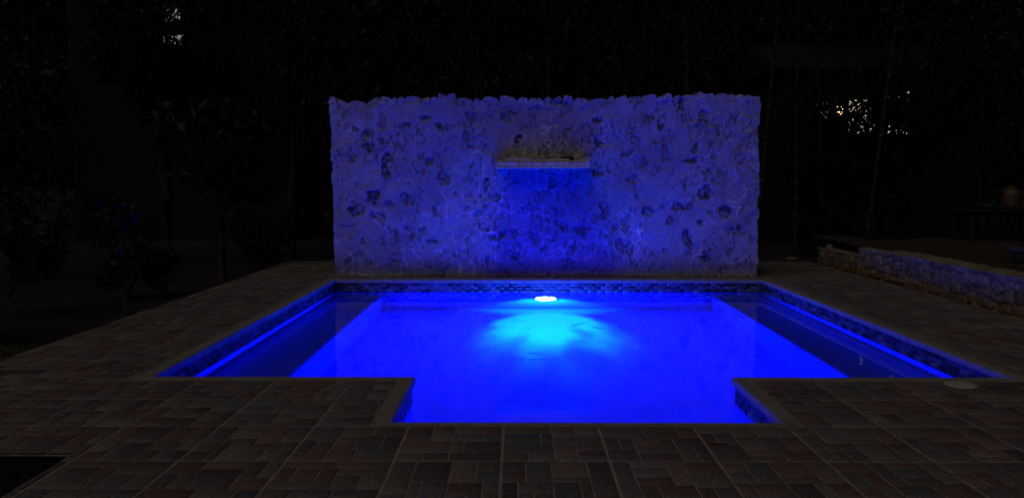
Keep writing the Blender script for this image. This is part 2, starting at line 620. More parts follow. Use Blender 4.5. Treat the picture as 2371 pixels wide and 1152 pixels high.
l1 = lightobj('blue_flood', 'AREA', (0, -.10, 0), (0.0, 0.0, 1.0), 880, shape='DISK', size=.2)
l1.rotation_euler = (R(-90), 0, 0)                 # an area light shines along its -Z: turn that to -Y
l1.rotation_euler = Vector((0, -1, -.05)).to_track_quat('-Z', 'Y').to_euler()
l2 = lightobj('cyan_fill', 'SPOT', (0, -.10, 0), (0.0, 1.0, .6), 2000, spot_size=R(71), spot_blend=.8, shadow_soft_size=.06)  # added spot: imitates the clipped cyan heart of the glow
l2.rotation_euler = Vector((0, -1, -1.02)).to_track_quat('-Z', 'Y').to_euler()
l3 = lightobj('wall_fill', 'SPOT', (0, -.26, .02), (0.0, 1.0, .7), 230, spot_size=R(125), spot_blend=.5, shadow_soft_size=.05)  # added spot off the lens, aimed back to brighten the pool wall
l3.rotation_euler = Vector((0, .75, -1)).to_track_quat('-Z', 'Y').to_euler()

for l_o in (l2, l3):
    l_o.data.cycles.use_multiple_importance_sampling = False
# noise breaks the added cyan spot into uneven streaks
l2.data.use_nodes = True
ln, ll = l2.data.node_tree.nodes, l2.data.node_tree.links
em = [q for q in ln if q.type == 'EMISSION'][0]
tcl, nzl, mrl = ln.new('ShaderNodeTexCoord'), ln.new('ShaderNodeTexNoise'), ln.new('ShaderNodeMapRange')
nzl.inputs['Scale'].default_value = 7.0
nzl.inputs['Detail'].default_value = 3
mrl.inputs[1].default_value, mrl.inputs[2].default_value = .36, .62
mrl.inputs[3].default_value, mrl.inputs[4].default_value = .35, 1.6
ll.new(tcl.outputs['Normal'], nzl.inputs['Vector'])
ll.new(nzl.outputs[0], mrl.inputs[0])
ll.new(mrl.outputs[0], em.inputs[1])

# ---------------------------------------------------------------- feature wall
fw = empty('feature_wall', (0.52, 12.5, 0))
tag(fw, 'tall whitewashed rough stone wall standing behind the pool', 'wall')
NXg, NZg = 980, 400
XS = np.linspace(0, 1, NXg)
TS = np.linspace(0, 1, NZg)
U, T = np.meshgrid(XS, TS)
xw = -3.0 + U * 7.0
# top outline: separate stones
pts_x = [765, 850, 885, 1050, 1100, 1190, 1300, 1430, 1500, 1560, 1600, 1754]
pts_y = [229, 243, 230, 225, 232, 231, 230, 229, 227, 225, 223, 222]
tx = np.array([at(x, y, 12.5)[0] for x, y in zip(pts_x, pts_y)])
tz = np.array([at(x, y, 12.5)[2] for x, y in zip(pts_x, pts_y)])
base_top = np.interp(XS * 7 - 3, tx, tz)
prof_top = np.zeros(NXg)
s = 0.0
r2 = random.Random(21)
tone_top = np.zeros(NXg)
while s < 7.0:
    w_ = r2.uniform(.09, .30)
    hh = r2.uniform(-.02, .04)
    peak = r2.uniform(.15, .85)
    sl = r2.uniform(-.04, .04)
    ra, rb = r2.uniform(.02, .22), r2.uniform(.02, .22)
    m_ = (XS * 7 >= s) & (XS * 7 < s + w_)
    q = np.clip((XS * 7 - s) / w_, 0, 1)
    rise = np.minimum(1, np.minimum(q / ra, (1 - q) / rb))
    shp = hh * rise - .028 * (1 - rise) + sl * (q - .5) * rise + .030 * (1 - np.abs(q - peak) * 1.6).clip(0, 1) * rise
    prof_top = np.where(m_, shp, prof_top)
    tone_top = np.where(m_, r2.uniform(-1, 1), tone_top)
    s += w_ + r2.choice([0, 0, .01, .03])
ztop = base_top + prof_top + .004 * (fbm(XS * 300, XS * 0 + 3, 2) - .5)
zw = T * ztop[None, :]
# ends of the wall: ragged in the same way
def ragged(z, seed):
    k = np.floor(z / .19 + seed)
    q = z / .19 + seed - k
    t = TAB[(k.astype(int) + seed * 7) & 255, seed & 255, 0]
    return (t - .5) * .065 + .03 * (np.minimum(1, np.minimum(q, 1 - q) / .15) ** .5 - 1)
xl = -2.985 - .015 * zw + ragged(zw, 3) * .5
xr = 3.985 - .012 * zw + ragged(zw, 8) * .7 + .01 * (fbm(zw * 30, zw * 0, 2) - .5)
X = xl + (xr - xl) * U
Zv = zw
wu, wv_ = X * 1.0 + .5 * (fbm(X * 3, Zv * 3, 3, 1) - .5), Zv * 1.25 + .5 * (fbm(X * 3 + 9, Zv * 3, 3, 2) - .5)
f1, gap, cid = voro(wu * 5.2, wv_ * 5.0)
f1b, gapb, cidb = voro(wu * 13 + 5, wv_ * 13)
large = fbm(X * .7 + 3, Zv * .9 + 1, 3, 3)
fine = fbm(X * 14, Zv * 14, 4, 0)
vfine = fbm(X * 45, Zv * 45, 3, 1)
joint = np.exp(-(gap / .075) ** 2)
jointb = np.exp(-(gapb / .10) ** 2)
expo = np.clip((fbm(X * 1.6 + 11, Zv * 1.6 + 4, 3, 2) - .36) * 5, 0, 1) * np.clip(1.4 - .32 * Zv, .35, 1)   # where joints show through the wash
disp = .020 * (cid[..., 3] - .5) + .010 * (fine - .5) + .002 * (vfine - .5) + .012 * (fbm(X * 5, Zv * 5, 2, 3) - .5)
disp += .004 * joint * expo * np.where(cid[..., 2] > .45, 1, -1)
# bare dark stones
DARK = [(895, 366, 12, 10, 1), (893, 398, 9, 20, 1), (863, 456, 15, 11, 1), (940, 460, 13, 13, .7), (825, 488, 17, 10, 1.15), (874, 500, 16, 9, 1), (906, 471, 11, 8, .6), (853, 341, 14, 8, .9),
        (842, 315, 8, 10, .8), (938, 290, 9, 7, .7), (987, 273, 10, 7, .8), (1014, 290, 6, 6, .9), (1080, 315, 10, 9, .8), (1089, 271, 9, 8, .7), (993, 375, 11, 7, .8), (1027, 413, 14, 12, .8),
        (1127, 430, 9, 15, .9), (1148, 458, 11, 9, .7), (948, 539, 11, 13, .6), (978, 536, 12, 9, .7), (999, 560, 11, 6, .8), (1006, 488, 6, 9, .7), (1120, 528, 8, 8, .7), (1152, 545, 20, 8, .7),
        (1184, 541, 13, 8, .7), (1233, 551, 15, 9, .7), (1186, 585, 16, 8, .9), (1201, 322, 7, 7, 1), (840, 560, 5, 7, .9), (912, 547, 8, 9, .6), (918, 598, 12, 8, .5), (816, 368, 7, 7, .6),
        (1169, 275, 12, 10, .4), (1385, 279, 15, 7, .8), (1504, 277, 9, 8, .7), (1580, 245, 6, 12, .7), (1635, 260, 12, 9, .7), (1531, 290, 6, 7, .9), (1461, 303, 11, 9, .6), (1389, 332, 11, 7, .8),
        (1470, 324, 8, 9, .5), (1453, 356, 13, 7, .8), (1614, 340, 8, 10, .7), (1601, 370, 15, 5, .8), (1546, 356, 12, 7, .5), (1487, 377, 13, 9, .5), (1467, 415, 11, 13, .9), (1382, 400, 12, 9, .7),
        (1282, 424, 11, 11, .6), (1637, 447, 15, 13, 1), (1572, 479, 11, 9, .9), (1599, 479, 7, 9, .8), (1682, 488, 10, 14, .9), (1495, 488, 9, 8, .8), (1508, 492, 7, 6, .9), (1397, 479, 9, 9, .7),
        (1399, 498, 10, 9, .7), (1302, 517, 13, 8, .8), (1340, 534, 14, 8, .7), (1444, 515, 9, 8, .8), (1552, 511, 7, 9, .8), (1618, 519, 6, 7, .9), (1695, 532, 9, 9, .8), (1714, 534, 8, 12, .7),
        (1425, 528, 10, 7, .6), (1450, 532, 9, 9, .6), (1353, 549, 8, 11, .7), (1589, 545, 9, 11, 1), (1597, 566, 11, 9, 1), (1438, 566, 10, 9, .8), (1461, 575, 11, 14, .8), (1325, 577, 11, 9, .8),
        (1310, 566, 6, 6, .7), (1397, 590, 12, 9, .6), (1317, 609, 19, 13, .6), (1637, 596, 13, 8, 1), (1689, 579, 8, 10, .6), (1540, 581, 6, 7, .7), (1633, 279, 8, 4, .8), (1244, 558, 9, 9, .7),
        (1261, 575, 9, 7, .7), (1215, 345, 20, 5, .3), (1310, 250, 10, 18, .4), (1240, 262, 14, 12, .5), (1230, 300, 20, 14, .3)]
WX, WZ = X + .15 * (fbm(X * 9, Zv * 9, 5, 1) - .5), Zv + .15 * (fbm(X * 9 + 5, Zv * 9, 5, 2) - .5)
dark = np.zeros_like(X)
r3 = random.Random(4)
extra = [(r3.uniform(790, 1740), r3.uniform(250, 620), r3.uniform(4, 9), r3.uniform(3, 8), r3.uniform(.25, .6)) for _ in range(90)]
for (px, py, rx, ry, st) in DARK + extra:
    cx, _, cz = at(px, py, 12.48)
    k_ = 12.5 / F
    an = r3.uniform(-.5, .5)
    ux, uz = WX - cx, WZ - cz
    ca, sa = math.cos(an), math.sin(an)
    # a polygon-ish stone: superellipse
    q1, q2 = (ux * ca + uz * sa) / (rx * k_), (-ux * sa + uz * ca) / (ry * k_)
    rr = (np.abs(q1) ** 2.6 + np.abs(q2) ** 2.6) ** (1 / 2.6)
    dark = np.maximum(dark, st * np.clip((1.15 - rr) / .16, 0, 1))
brk = np.clip((fbm(X * 20 + 3, Zv * 20, 5, 3) - .42) * 9, 0, 1)
dk = dark * (.25 + .75 * brk) * .82
disp = disp - .030 * np.clip(dark, 0, 1) + .030 * np.clip(dark, 0, 1) * (fbm(X * 26, Zv * 26, 3, 2) - .5)
# base: a mortar foot, darker colour near the ground
foot = np.clip((.10 - Zv) / .08, 0, 1)
disp += .02 * foot
stone_c = np.array([.285, .265, .295])
warm_c = np.array([.30, .235, .22])
dark_c = np.array([.030, .024, .028])
tone = 1 + .34 * (large - .5) * 2 + .20 * (fbm(X * 4, Zv * 4, 3, 2) - .5) * 2 + .16 * (cid[..., 0] - .5) * expo + .30 * (fine - .5) + .16 * (vfine - .5)
wm_ = np.clip((fbm(X * 1.1 + 7, Zv * 1.1 + 2, 3, 1) - .45) * 3, 0, 1)[..., None] * .5
c = (stone_c * (1 - wm_) + warm_c * wm_) * tone[..., None]
c = c * (1 + .85 * (joint * expo)[..., None] * np.where(cid[..., 2] > .15, 1.3, -1.0)[..., None])
crack = (jointb * np.clip((fbm(X * 2.4 + 31, Zv * 2.4, 3, 0) - .58) * 7, 0, 1))[..., None]
c = c * (1 - .10 * crack)
speck = np.clip((fbm(X * 26 + 5, Zv * 15, 4, 1) - .60) * 10, 0, 1) * np.clip((fbm(X * 3 + 5, Zv * 3, 3, 0) - .38) * 5, 0, 1)
c = c * (1 - .55 * speck[..., None])
disp -= .008 * speck
c = c * (1 - dk[..., None].clip(0, 1)) + dark_c * dk[..., None].clip(0, 1) * (0.6 + fine[..., None])
# blue glow of the lit pool painted into the wall colour below the spout
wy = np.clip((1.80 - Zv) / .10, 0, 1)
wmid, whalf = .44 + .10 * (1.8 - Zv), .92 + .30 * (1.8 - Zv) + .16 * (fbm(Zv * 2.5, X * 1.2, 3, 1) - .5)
wet_or_glow = (wy * np.clip((whalf - np.abs(X - wmid)) / .55, 0, 1) * np.clip(1.15 - .3 * fbm(X * 9, Zv * 2, 3, 0), 0, 1))[..., None]
c = c * (1 - wet_or_glow) + c * np.array([.45, .36, .90]) * wet_or_glow
base_dark = np.clip((.34 - Zv + .18 * (fbm(X * 2, Zv * 2, 3, 0) - .5)) / .16, 0, 1)[..., None] * np.clip(.8 - np.abs(X - .5)[..., None] * -.10, 0, 1) * .45
c = c * (1 - base_dark * .55)  # darker towards the bottom of the wall
# the top course: each stone its own tone and depth
topw = np.clip((Zv - (ztop[None, :] - .10 - .05 * cid[..., 1])) / .02, 0, 1)
disp += topw * .016 * tone_top[None, :]
c = c * (1 + .22 * topw[..., None] * tone_top[None, :, None])
Yf = 12.5 - disp
front = np.stack([X, Yf, Zv], -1)
back = np.stack([X[[-1, 0]], np.full((2, NXg), 12.90), Zv[[-1, 0]] - np.array([[.01], [0]])], -1)
# extra rows over the top so the crest has rough stone too
mid = []
for q in np.linspace(0, 1, 14)[1:-1]:
    yy = Yf[-1] * (1 - q) + 12.90 * q
    zz = ztop + .03 * (fbm(X[-1] * 9, yy * 9, 3, 2) - .5) * math.sin(q * math.pi)
    mid.append(np.stack([X[-1], yy, zz], -1))
allr = np.concatenate([front, np.array(mid), back], 0)
cc = np.concatenate([c, np.repeat(c[-1:], len(mid) + 2, 0)], 0)
nr = allr.shape[0]
idx = np.arange(nr * NXg).reshape(nr, NXg)
fcs = np.stack([idx[:-1, :-1], idx[:-1, 1:], idx[1:, 1:], idx[1:, :-1]], -1).reshape(-1, 4)
# close the ends: quads between front rows and a straight back edge
endv, endf, endc = [], [], []
nb = nr * NXg
for col_, flip in ((0, False), (NXg - 1, True)):
    prev = None
    for r_ in range(0, NZg, 4):
        rows_e = []
        for q in np.linspace(0, 1, 7)[1:]:
            xx = X[r_, col_] + (.02 * (fbm(np.array([q * 5 + 3.0]), np.array([Zv[r_, col_] * 7]), 3)[0] - .5))
            endv.append((xx, Yf[r_, col_] * (1 - q) + 12.90 * q, Zv[r_, col_]))
            endc.append(tuple(c[r_, col_]))
            rows_e.append(nb + len(endv) - 1)
        cur = [int(idx[r_, col_])] + rows_e
        if prev is not None:
            for k in range(6):
                f_ = (prev[k], prev[k + 1], cur[k + 1], cur[k])
                endf.append(f_[::-1] if not flip else f_)
        prev = cur
V_ = np.concatenate([allr.reshape(-1, 3), np.array(endv)], 0) - np.array([0.52, 12.5, 0])
C_ = np.concatenate([cc.reshape(-1, 3), np.array(endc)], 0)
Fc = np.concatenate([fcs, np.array(endf)], 0)
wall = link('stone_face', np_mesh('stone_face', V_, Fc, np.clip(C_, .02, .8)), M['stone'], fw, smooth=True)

# water spout: stone trough lip on the wall
sp = MB()
SY = 12.09
(SXL, _, SZB), (SXR, _, SZT) = at(1151, 387, SY), at(1366, 367, SY)
ox, oy = -0.52, -12.5
xs = [SXL + (SXR - SXL) * q for q in (0, .085, .23, .37, .51, .65, .78, .89, 1)]
cap_ = MB()
for k in range(len(xs) - 1):
    r_ = random.Random(k)
    y0 = SY + r_.uniform(-.006, .006)
    zt = SZT + r_.uniform(-.010, .008) - (.025 if k in (0, 6) else 0)
    zm = SZB + (SZT - SZB) * .58 + r_.uniform(-.006, .008)
    sp.box(xs[k] + ox + .001, xs[k + 1] + ox - .001, y0 + oy, 12.50 + oy, SZB + .002 * math.sin(k), zm, bev=.006)
    cap_.box(xs[k] + ox - .004 * (k % 2), xs[k + 1] + ox + .003, y0 + .055 + r_.uniform(-.01, .015) + oy, 12.50 + oy, zm + .001, zt, bev=.012)
spout = sp.build('spout', M['spout'], fw, smooth=True)
cap_.build('capping', M['spout'], spout, smooth=True)
b = MB()
b.box(SXL - .008 + ox, SXR + .01 + ox, SY - .02 + oy, 12.52 + oy, SZB - .014, SZB + .002, bev=.003, mat=Matrix.Rotation(R(-.35), 4, 'Y'))
b.build('lip', M['spout'], spout)
b = MB()
b.box(.72 + ox, .94 + ox, 12.40 + oy, 12.494 + oy, SZT - .01, SZT + .04, bev=.006)
b.build('slot', M['hole'], spout)


# ---------------------------------------------------------------- dry stone walls
def rock_wall(name, label, x, y0, y1, h, thick, seed, dens=7.0):
    """runs along Y at x, exposed face towards -X"""
    root = empty(name, (x, (y0 + y1) / 2, 0))
    tag(root, label, 'stone wall', 'low dry stone walls beside the deck')
    L = y1 - y0
    nl = int(L / .014)
    sec_h = np.linspace(0, h, int(h / .014))
    sec_t = np.linspace(0, thick, int(thick / .02))[1:]
    sec_b = np.linspace(h, 0, 5)[1:]
    S = np.concatenate([sec_h, h + sec_t, h + thick + (h - sec_b)])
    px = np.concatenate([np.zeros(len(sec_h)), sec_t, np.full(len(sec_b), thick)])
    pz = np.concatenate([sec_h, np.full(len(sec_t), h), sec_b])
    nx_ = np.concatenate([-np.ones(len(sec_h)), np.zeros(len(sec_t)), np.ones(len(sec_b))])
    nz_ = np.concatenate([np.zeros(len(sec_h)), np.ones(len(sec_t)), np.zeros(len(sec_b))])
    k = len(sec_h) - 1
    nx_[k], nz_[k] = -.7, .7
    Yv = np.linspace(0, L, nl)
    SS, YY = np.meshgrid(S, Yv)
    u = YY + .06 * (fbm(YY * 6 + seed, SS * 6, 3) - .5)
    v = SS + .06 * (fbm(YY * 6, SS * 6 + seed, 3, 1) - .5)
    f1_, g_, c_ = voro(u * dens + seed, v * dens * 1.15 + seed * 3, .62)
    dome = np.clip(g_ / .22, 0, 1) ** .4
    onface = np.where(SS <= h - .02, 1.0, .35)
    d = onface * (.045 * (dome - 1) + .030 * (c_[..., 3] - .5)) + .022 * (fbm(YY * 22, SS * 22, 3, 2) - .5)
    Xw = px[None, :] + nx_[None, :] * d
    Zw = pz[None, :] + nz_[None, :] * d
    Yo = YY + 0
    # slight bow in the run of the wall
    Xw = Xw + .03 * np.sin(YY * 1.3 + seed)
    P = np.stack([Xw, Yo - L / 2, Zw], -1)
    base = np.array([.175, .142, .10])
    alt = np.array([.245, .202, .146])
    t = c_[..., 0][..., None]
    col = (base * (1 - t) + alt * t) * (.75 + .5 * c_[..., 1][..., None])
    low = np.clip((.13 - Zw) / .1, 0, 1)[..., None] * (SS < h)[..., None]
    col = col * (1 - low) + col * np.array([1.0, .8, .6]) * low
    col = col * (.75 + .25 * dome[..., None])  # occlusion painted into the colour: darker towards the joints between stones
    i = np.arange(P.shape[0] * P.shape[1]).reshape(P.shape[:2])
    f = np.stack([i[:-1, :-1], i[:-1, 1:], i[1:, 1:], i[1:, :-1]], -1).reshape(-1, 4)
    o = link('stonework', np_mesh(name, P.reshape(-1, 3), f, col.reshape(-1, 3)), M['rock'], root, smooth=True)
    b = MB()
    b.box(.05, thick - .03, -L / 2 + .012, L / 2 - .012, 0, h - .06)
    b.build('core', M['terr'], root)
    return root


rock_wall('dry_stone_wall', 'taller long run of rough dry stone wall holding the terrace', 5.80, 2.4, 12.88, .46, .42, 2)
rock_wall('dry_stone_wall', 'lower short run of dark dry stone wall at the far end of the terrace', 5.86, 12.89, 14.68, .30, .36, 9, 6.5)

# ---------------------------------------------------------------- small things on the deck
t = empty('skimmer_lid', (3.385, 5.71, .004))
tag(t, 'round white plastic lid set in the paving near the pool corner', 'lid')
b = MB()
b.lathe([(.112, 0), (.112, .004), (.108, .007), (.098, .007), (.097, .004)], 40)
b.build('rim', M['white'], t, smooth=True)
b = MB()
b.lathe([(.094, .001), (.094, .008), (.088, .010), (.02, .010), (.018, .004), (.002, .004)], 40)
for k in (-1, 1):
    b.box(.045 * k - .012, .045 * k + .012, -.006, .006, .008, .013, bev=.002)
b.build('cover', M['white'], t, smooth=True)


def leaf_blade(L, W, curl):
    """a bent lens shaped leaf, with thickness"""
    n_ = 8
    b = MB()
    top, bot = [], []
    for k in range(n_ + 1):
        q = k / n_
        w_ = W * math.sin(math.pi * min(.98, max(.02, q)) ** .8) * .5
        z = curl * (q - .5) ** 2 * 4
        for s_, dz in ((-1, .15), (0, 0), (1, .15)):
            top.append((L * (q - .5), s_ * w_, z + abs(s_) * dz * W + .003))
            bot.append((L * (q - .5), s_ * w_, z + abs(s_) * dz * W + .002))
    fs = []
    m_ = len(top)
    for k in range(n_):
        for s_ in (0, 1):
            a = k * 3 + s_
            fs.append((a, a + 3, a + 4, a + 1))
            fs.append((a + m_, a + 1 + m_, a + 4 + m_, a + 3 + m_))
    b.add(top + bot, fs)
    return b


def gp(x, y, z=0.0):
    """point at photo pixel (x, y) on the level z"""
    lo = at(x, y, 1.0)
    t_ = (z - EYE) / (lo[2] - EYE)
    return lo[0] * t_, t_, z


DL = [('curled dry leaf on the paving just right of the entry bay corner', 1285, 1068, .05, 20), ('long dry leaf lying on the paving near the bottom edge of the bay', 1660, 1027, .12, -12),
      ('small curled dry leaf on the paving far in front of the pool bay', 1182, 1134, .035, 60), ('dry leaf on the paving by the round white lid', 2105, 905, .06, 5),
      ('short dry leaf beside the left arm of the paved deck', 1012, 1119, .05, -40), ('thin dry leaf on the paving left of the entry bay', 810, 888, .05, 70)]
for lb, px, py, L, a in DL:
    x, y, z = gp(px, py, .002)
    o = leaf_blade(L, L * .32, .008).build('dry_leaf', M['dry'])
    o.location = (x, y, z)
    o.rotation_euler = (R(4), 0, R(a))
    tag(o, lb, 'leaf', 'dry leaves fallen on the paving')
WL = [(1229, 759, .11, 10), (1331, 753, .20, 28), (1345, 750, .16, 22), (1388, 760, .16, -12), (1418, 763, .12, -8), (1396, 750, .05, -30), (1432, 757, .05, 40), (1350, 791, .12, -12),
      (1342, 814, .09, -14), (1240, 818, .15, -6), (1246, 832, .20, 3), (1198, 830, .14, 4), (1141, 779, .05, 20), (1850, 810, .10, -12), (1758, 825, .10, 8)]
wdesc = ['short dark leaf floating below and left of the pool lamp glow', 'long dark leaf slanting up in the right half of the cyan glow', 'thin dark leaf crossing the tip of the slanting long leaf',
         'dark leaf floating level right of the slanting pair', 'last dark leaf of the level pair towards the right rim of the glow', 'tiny dark speck of leaf above the level pair',
         'tiny tilted leaf at the right rim of the cyan glow', 'single dark leaf floating in the lower right of the glow', 'short dark leaf near the lower rim of the glow',
         'thin leaf floating just above the widest dark leaf', 'widest dark leaf at the lowest tip of the cyan glow', 'dark leaf left of the widest one at the lower rim of the glow',
         'tiny leaf in the left half of the cyan glow', 'thin leaf floating over the bright slope towards the right bench', 'thin leaf floating in plain blue water between glow and right bench']
for (px, py, L, a), lb in zip(WL, wdesc):
    x, y, z = gp(px, py, WATER + .001)
    o = leaf_blade(L, .028, .003).build('floating_leaf', M['wet_or_glow'])
    o.location = (x, y, WATER - .001)
    o.rotation_euler = (0, 0, R(a * 2.2))
    tag(o, lb, 'leaf', 'narrow leaves floating on the pool')

# pale flat stone beyond the deck, pale cap on the low wall, loose boulder
def boulder(name, label, loc, size, m, seed, cat='stone', flat=.6):
    bm = bmesh.new()
    bmesh.ops.create_icosphere(bm, subdivisions=3, radius=1)
    r_ = random.Random(seed)
    ds = [Vector((r_.gauss(0, 1), r_.gauss(0, 1), r_.gauss(0, 1))).normalized() for _ in range(11)]
    for v in bm.verts:
        q = v.co.copy()
        for d in ds:
            e_ = q.dot(d)
            if e_ > .72: q -= d * (e_ - .72) * .9
        v.co = Vector((q.x * size[0], q.y * size[1], max(q.z, -flat) * size[2]))
    zmin = min(v.co.z for v in bm.verts)
    for v in bm.verts: v.co.z -= zmin
    me = bpy.data.meshes.new(name)
    bm.to_mesh(me)
    bm.free()
    o = link(name, me, m, smooth=True)
    o.location = loc
    me.set_sharp_from_angle(angle=R(28))
    return tag(o, label, cat)


boulder('pale_stone', 'flat pale stone lying on the soil behind the paved deck', (5.60, 15.45, -.02), (.14, .10, .05), M['pale'], 6)
t = empty('pillar_cap', (5.97, 14.70, .29))
tag(t, 'small pale pointed cap on top of the lower stone wall', 'cap')
b = MB()
b.box(-.11, .11, -.11, .11, 0, .03, bev=.006)
b.build('base', M['pale'], t)
b = MB()
b.lathe([(.07, .028), (.06, .06), (.035, .085), (.005, .105)], 16)
b.build('peak', M['pale'], t, smooth=True)
# bring it onto the wall's face line
t.location = (5.99, 14.53, .285)

# tapered planter with a small shrub
t = empty('planter', (6.93, 10.2, .42))
tag(t, 'pale tapered clay planter standing on the terrace', 'planter')
b = MB()
b.lathe([(.20, 0), (.21, .01), (.285, .22), (.30, .22), (.305, .27), (.27, .27), (.26, .21), (.01, .20)], 28)
b.build('pot', M['pot'], t, smooth=True)


def leaf_cloud(centers, rads, n, size, col, seed, aspect=.4, var=.5, squash=.8):
    """n small lens shaped leaves scattered through several clumps"""
    g_ = np.random.default_rng(seed)
    ci = g_.integers(0, len(centers), n)
    cen = np.array(centers)[ci]
    rd = np.array(rads)[ci][:, None]
    d = g_.normal(size=(n, 3))
    d /= np.linalg.norm(d, axis=1, keepdims=True)
    p = cen + d * rd * (g_.random((n, 1)) ** .45) * np.array([1, 1, squash])
    ax = g_.normal(size=(n, 3)) + np.array([0, 0, -.5])
    ax /= np.linalg.norm(ax, axis=1, keepdims=True)
    s_ = np.cross(ax, g_.normal(size=(n, 3)))
    s_ /= np.linalg.norm(s_, axis=1, keepdims=True)
    L = size * (.6 + .8 * g_.random((n, 1)))
    nn = np.cross(ax, s_)
    v = np.stack([p - ax * L * .5, p + s_ * L * aspect * .5 + nn * L * .06, p + ax * L * .5, p - s_ * L * aspect * .5 + nn * L * .06], 1).reshape(-1, 3)
    f = np.arange(n * 4).reshape(-1, 4)
    clump = g_.random(len(centers))[ci][:, None]
    c_ = np.array(col)[None, :] * (1 - var / 2 + var * g_.random((n, 1))) * (.4 + 1.0 * clump) * .58
    return v, f, np.repeat(c_, 4, 0)


v, f, c_ = leaf_cloud([(0, 0, .36), (.1, .05, .32)], [.16, .14], 260, .09, (.03, .028, .012), 77)
link('foliage', np_mesh('planter_leaves', v, f, c_), M['leaf'], t)

# ---------------------------------------------------------------- table with gas cylinder and teal basin
tz_ = .46
t = empty('outdoor_table', (9.42, 15.0, tz_ - .05))
tag(t, 'dark reddish wooden table on the terrace under the basin and the gas cylinder', 'table')
b = MB()
b.box(-.75, .75, -.36, .36, .575, .615, bev=.006)
b.build('tabletop', M['table'], t)
b = MB()
b.box(-.68, .68, -.30, .30, .49, .573)
b.build('apron', M['table'], t)
for sx in (-1, 1):
    for sy in (-1, 1):
        b = MB()
        b.box(sx * .66 - .035, sx * .66 + .035, sy * .28 - .035, sy * .28 + .035, 0, .572, bev=.004)
        b.build('leg', M['table'], t)
TT = tz_ - .05 + .616
t = empty('gas_cylinder', (9.70, 15.0, TT))
tag(t, 'tan gas cylinder standing upright on the dark table', 'gas cylinder')
b = MB()
b.lathe([(.10, 0), (.115, .015), (.143, .05), (.148, .09), (.148, .30), (.140, .345), (.105, .385), (.05, .40), (.02, .402)], 32)
b.build('body', M['tank'], t, smooth=True)
b = MB()
for a0, a1 in ((20, 150), (200, 330)):
    vs_, fs_ = [], []
    for k in range(13):
        a = R(a0 + (a1 - a0) * k / 12)
        for r_, z in ((.095, .375), (.098, .46), (.092, .46), (.089, .375)):
            vs_.append((r_ * math.cos(a), r_ * math.sin(a), z))
    for k in range(12):
        for q in range(4):
            fs_.append((k * 4 + q, k * 4 + (q + 1) % 4, k * 4 + 4 + (q + 1) % 4, k * 4 + 4 + q))
    fs_ += [(0, 1, 2, 3), (51, 50, 49, 48)]
    b.add(vs_, fs_)
b.build('collar', M['tank'], t)
b = MB()
b.lathe([(.018, .395), (.018, .43), (.026, .432), (.026, .448), (.004, .45)], 12)
b.build('valve', M['brass'], t)
t = empty('plastic_basin', (9.20, 14.95, TT))
tag(t, 'wide shallow teal plastic basin on the dark table', 'basin')
b = MB()
b.lathe([(.15, 0), (.17, .006), (.205, .085), (.232, .088), (.234, .096), (.20, .094), (.165, .014), (.005, .010)], 32)
b.build('tub', M['teal'], t, smooth=True)


# ---------------------------------------------------------------- bamboo
def bamboo(pb, pt, Y, r0, label, seed, H=10.5):
    x0, _, _ = at(pb[0], pb[1], Y)
    xb, yb, zb = at(pb[0], pb[1], Y)
    xt, yt, zt = at(pt[0], pt[1], Y)
    k = (xt - xb) / (zt - zb)
    gz = -.35 if xb - zb * k < 6.2 or Y > 15.6 else .42
    X0 = xb + k * (gz - zb)
    root = empty('bamboo', (X0, Y, gz))
    tag(root, label, 'bamboo', 'bamboo stems standing beyond the pool')
    r_ = random.Random(seed)
    z = 0.0
    b = MB()
    prof, mis = [], []
    nodes = []
    step = .30
    while z < H:
        rr = r0 * (1 - .55 * z / H)
        z2 = min(z + step + r_.uniform(-.02, .02), H)
        prof += [(rr, z), (rr * .985, z2 - .024), (rr * 1.20, z2 - .016), (rr * 1.20, z2 - .004)]
        mis += [0, 1, 1, 1]
        nodes.append(z2)
        z = z2
        step = min(.44, step + .012)
    prof.append((r0 * .4, H + .02))
    sh = Matrix.Identity(4)
    sh[0][2] = k
    b.lathe(prof, 12, mat=sh, mis=mis)
    b.build('culm', [M['culm'], M['node']], root, smooth=True)
    # thin side branches and leaves, mostly high up
    cen, rad = [], []
    for i, zz in enumerate(nodes):
        if zz < 3.2: continue
        for _ in range(1 if zz < 5 else 2):
            a = r_.uniform(0, 6.28)
            L = r_.uniform(.5, 1.3) * (.5 + .5 * zz / H)
            p0 = Vector((k * zz, 0, zz))
            d = Vector((math.cos(a), math.sin(a), r_.uniform(.3, .7)))
            p1 = p0 + d * L * .6
            p2 = p1 + Vector((d.x, d.y, -.15)) * L * .5
            if 3.2 < zz < 7 and i % 2:
                tw = MB()
                tw.tube([p0, p1, p2], [.007, .005, .002], 5)
                tw.build('branch', M['culm'], root)
            cen += [p1[:], p2[:]]
            rad += [.26, .34]
    v, f, c_ = leaf_cloud(cen, rad, 1500, .15, (.020, .022, .012), seed, aspect=.16, squash=.9)
    link('foliage', np_mesh('bamboo_leaves', v, f, c_), M['leaf'], root)
    return root


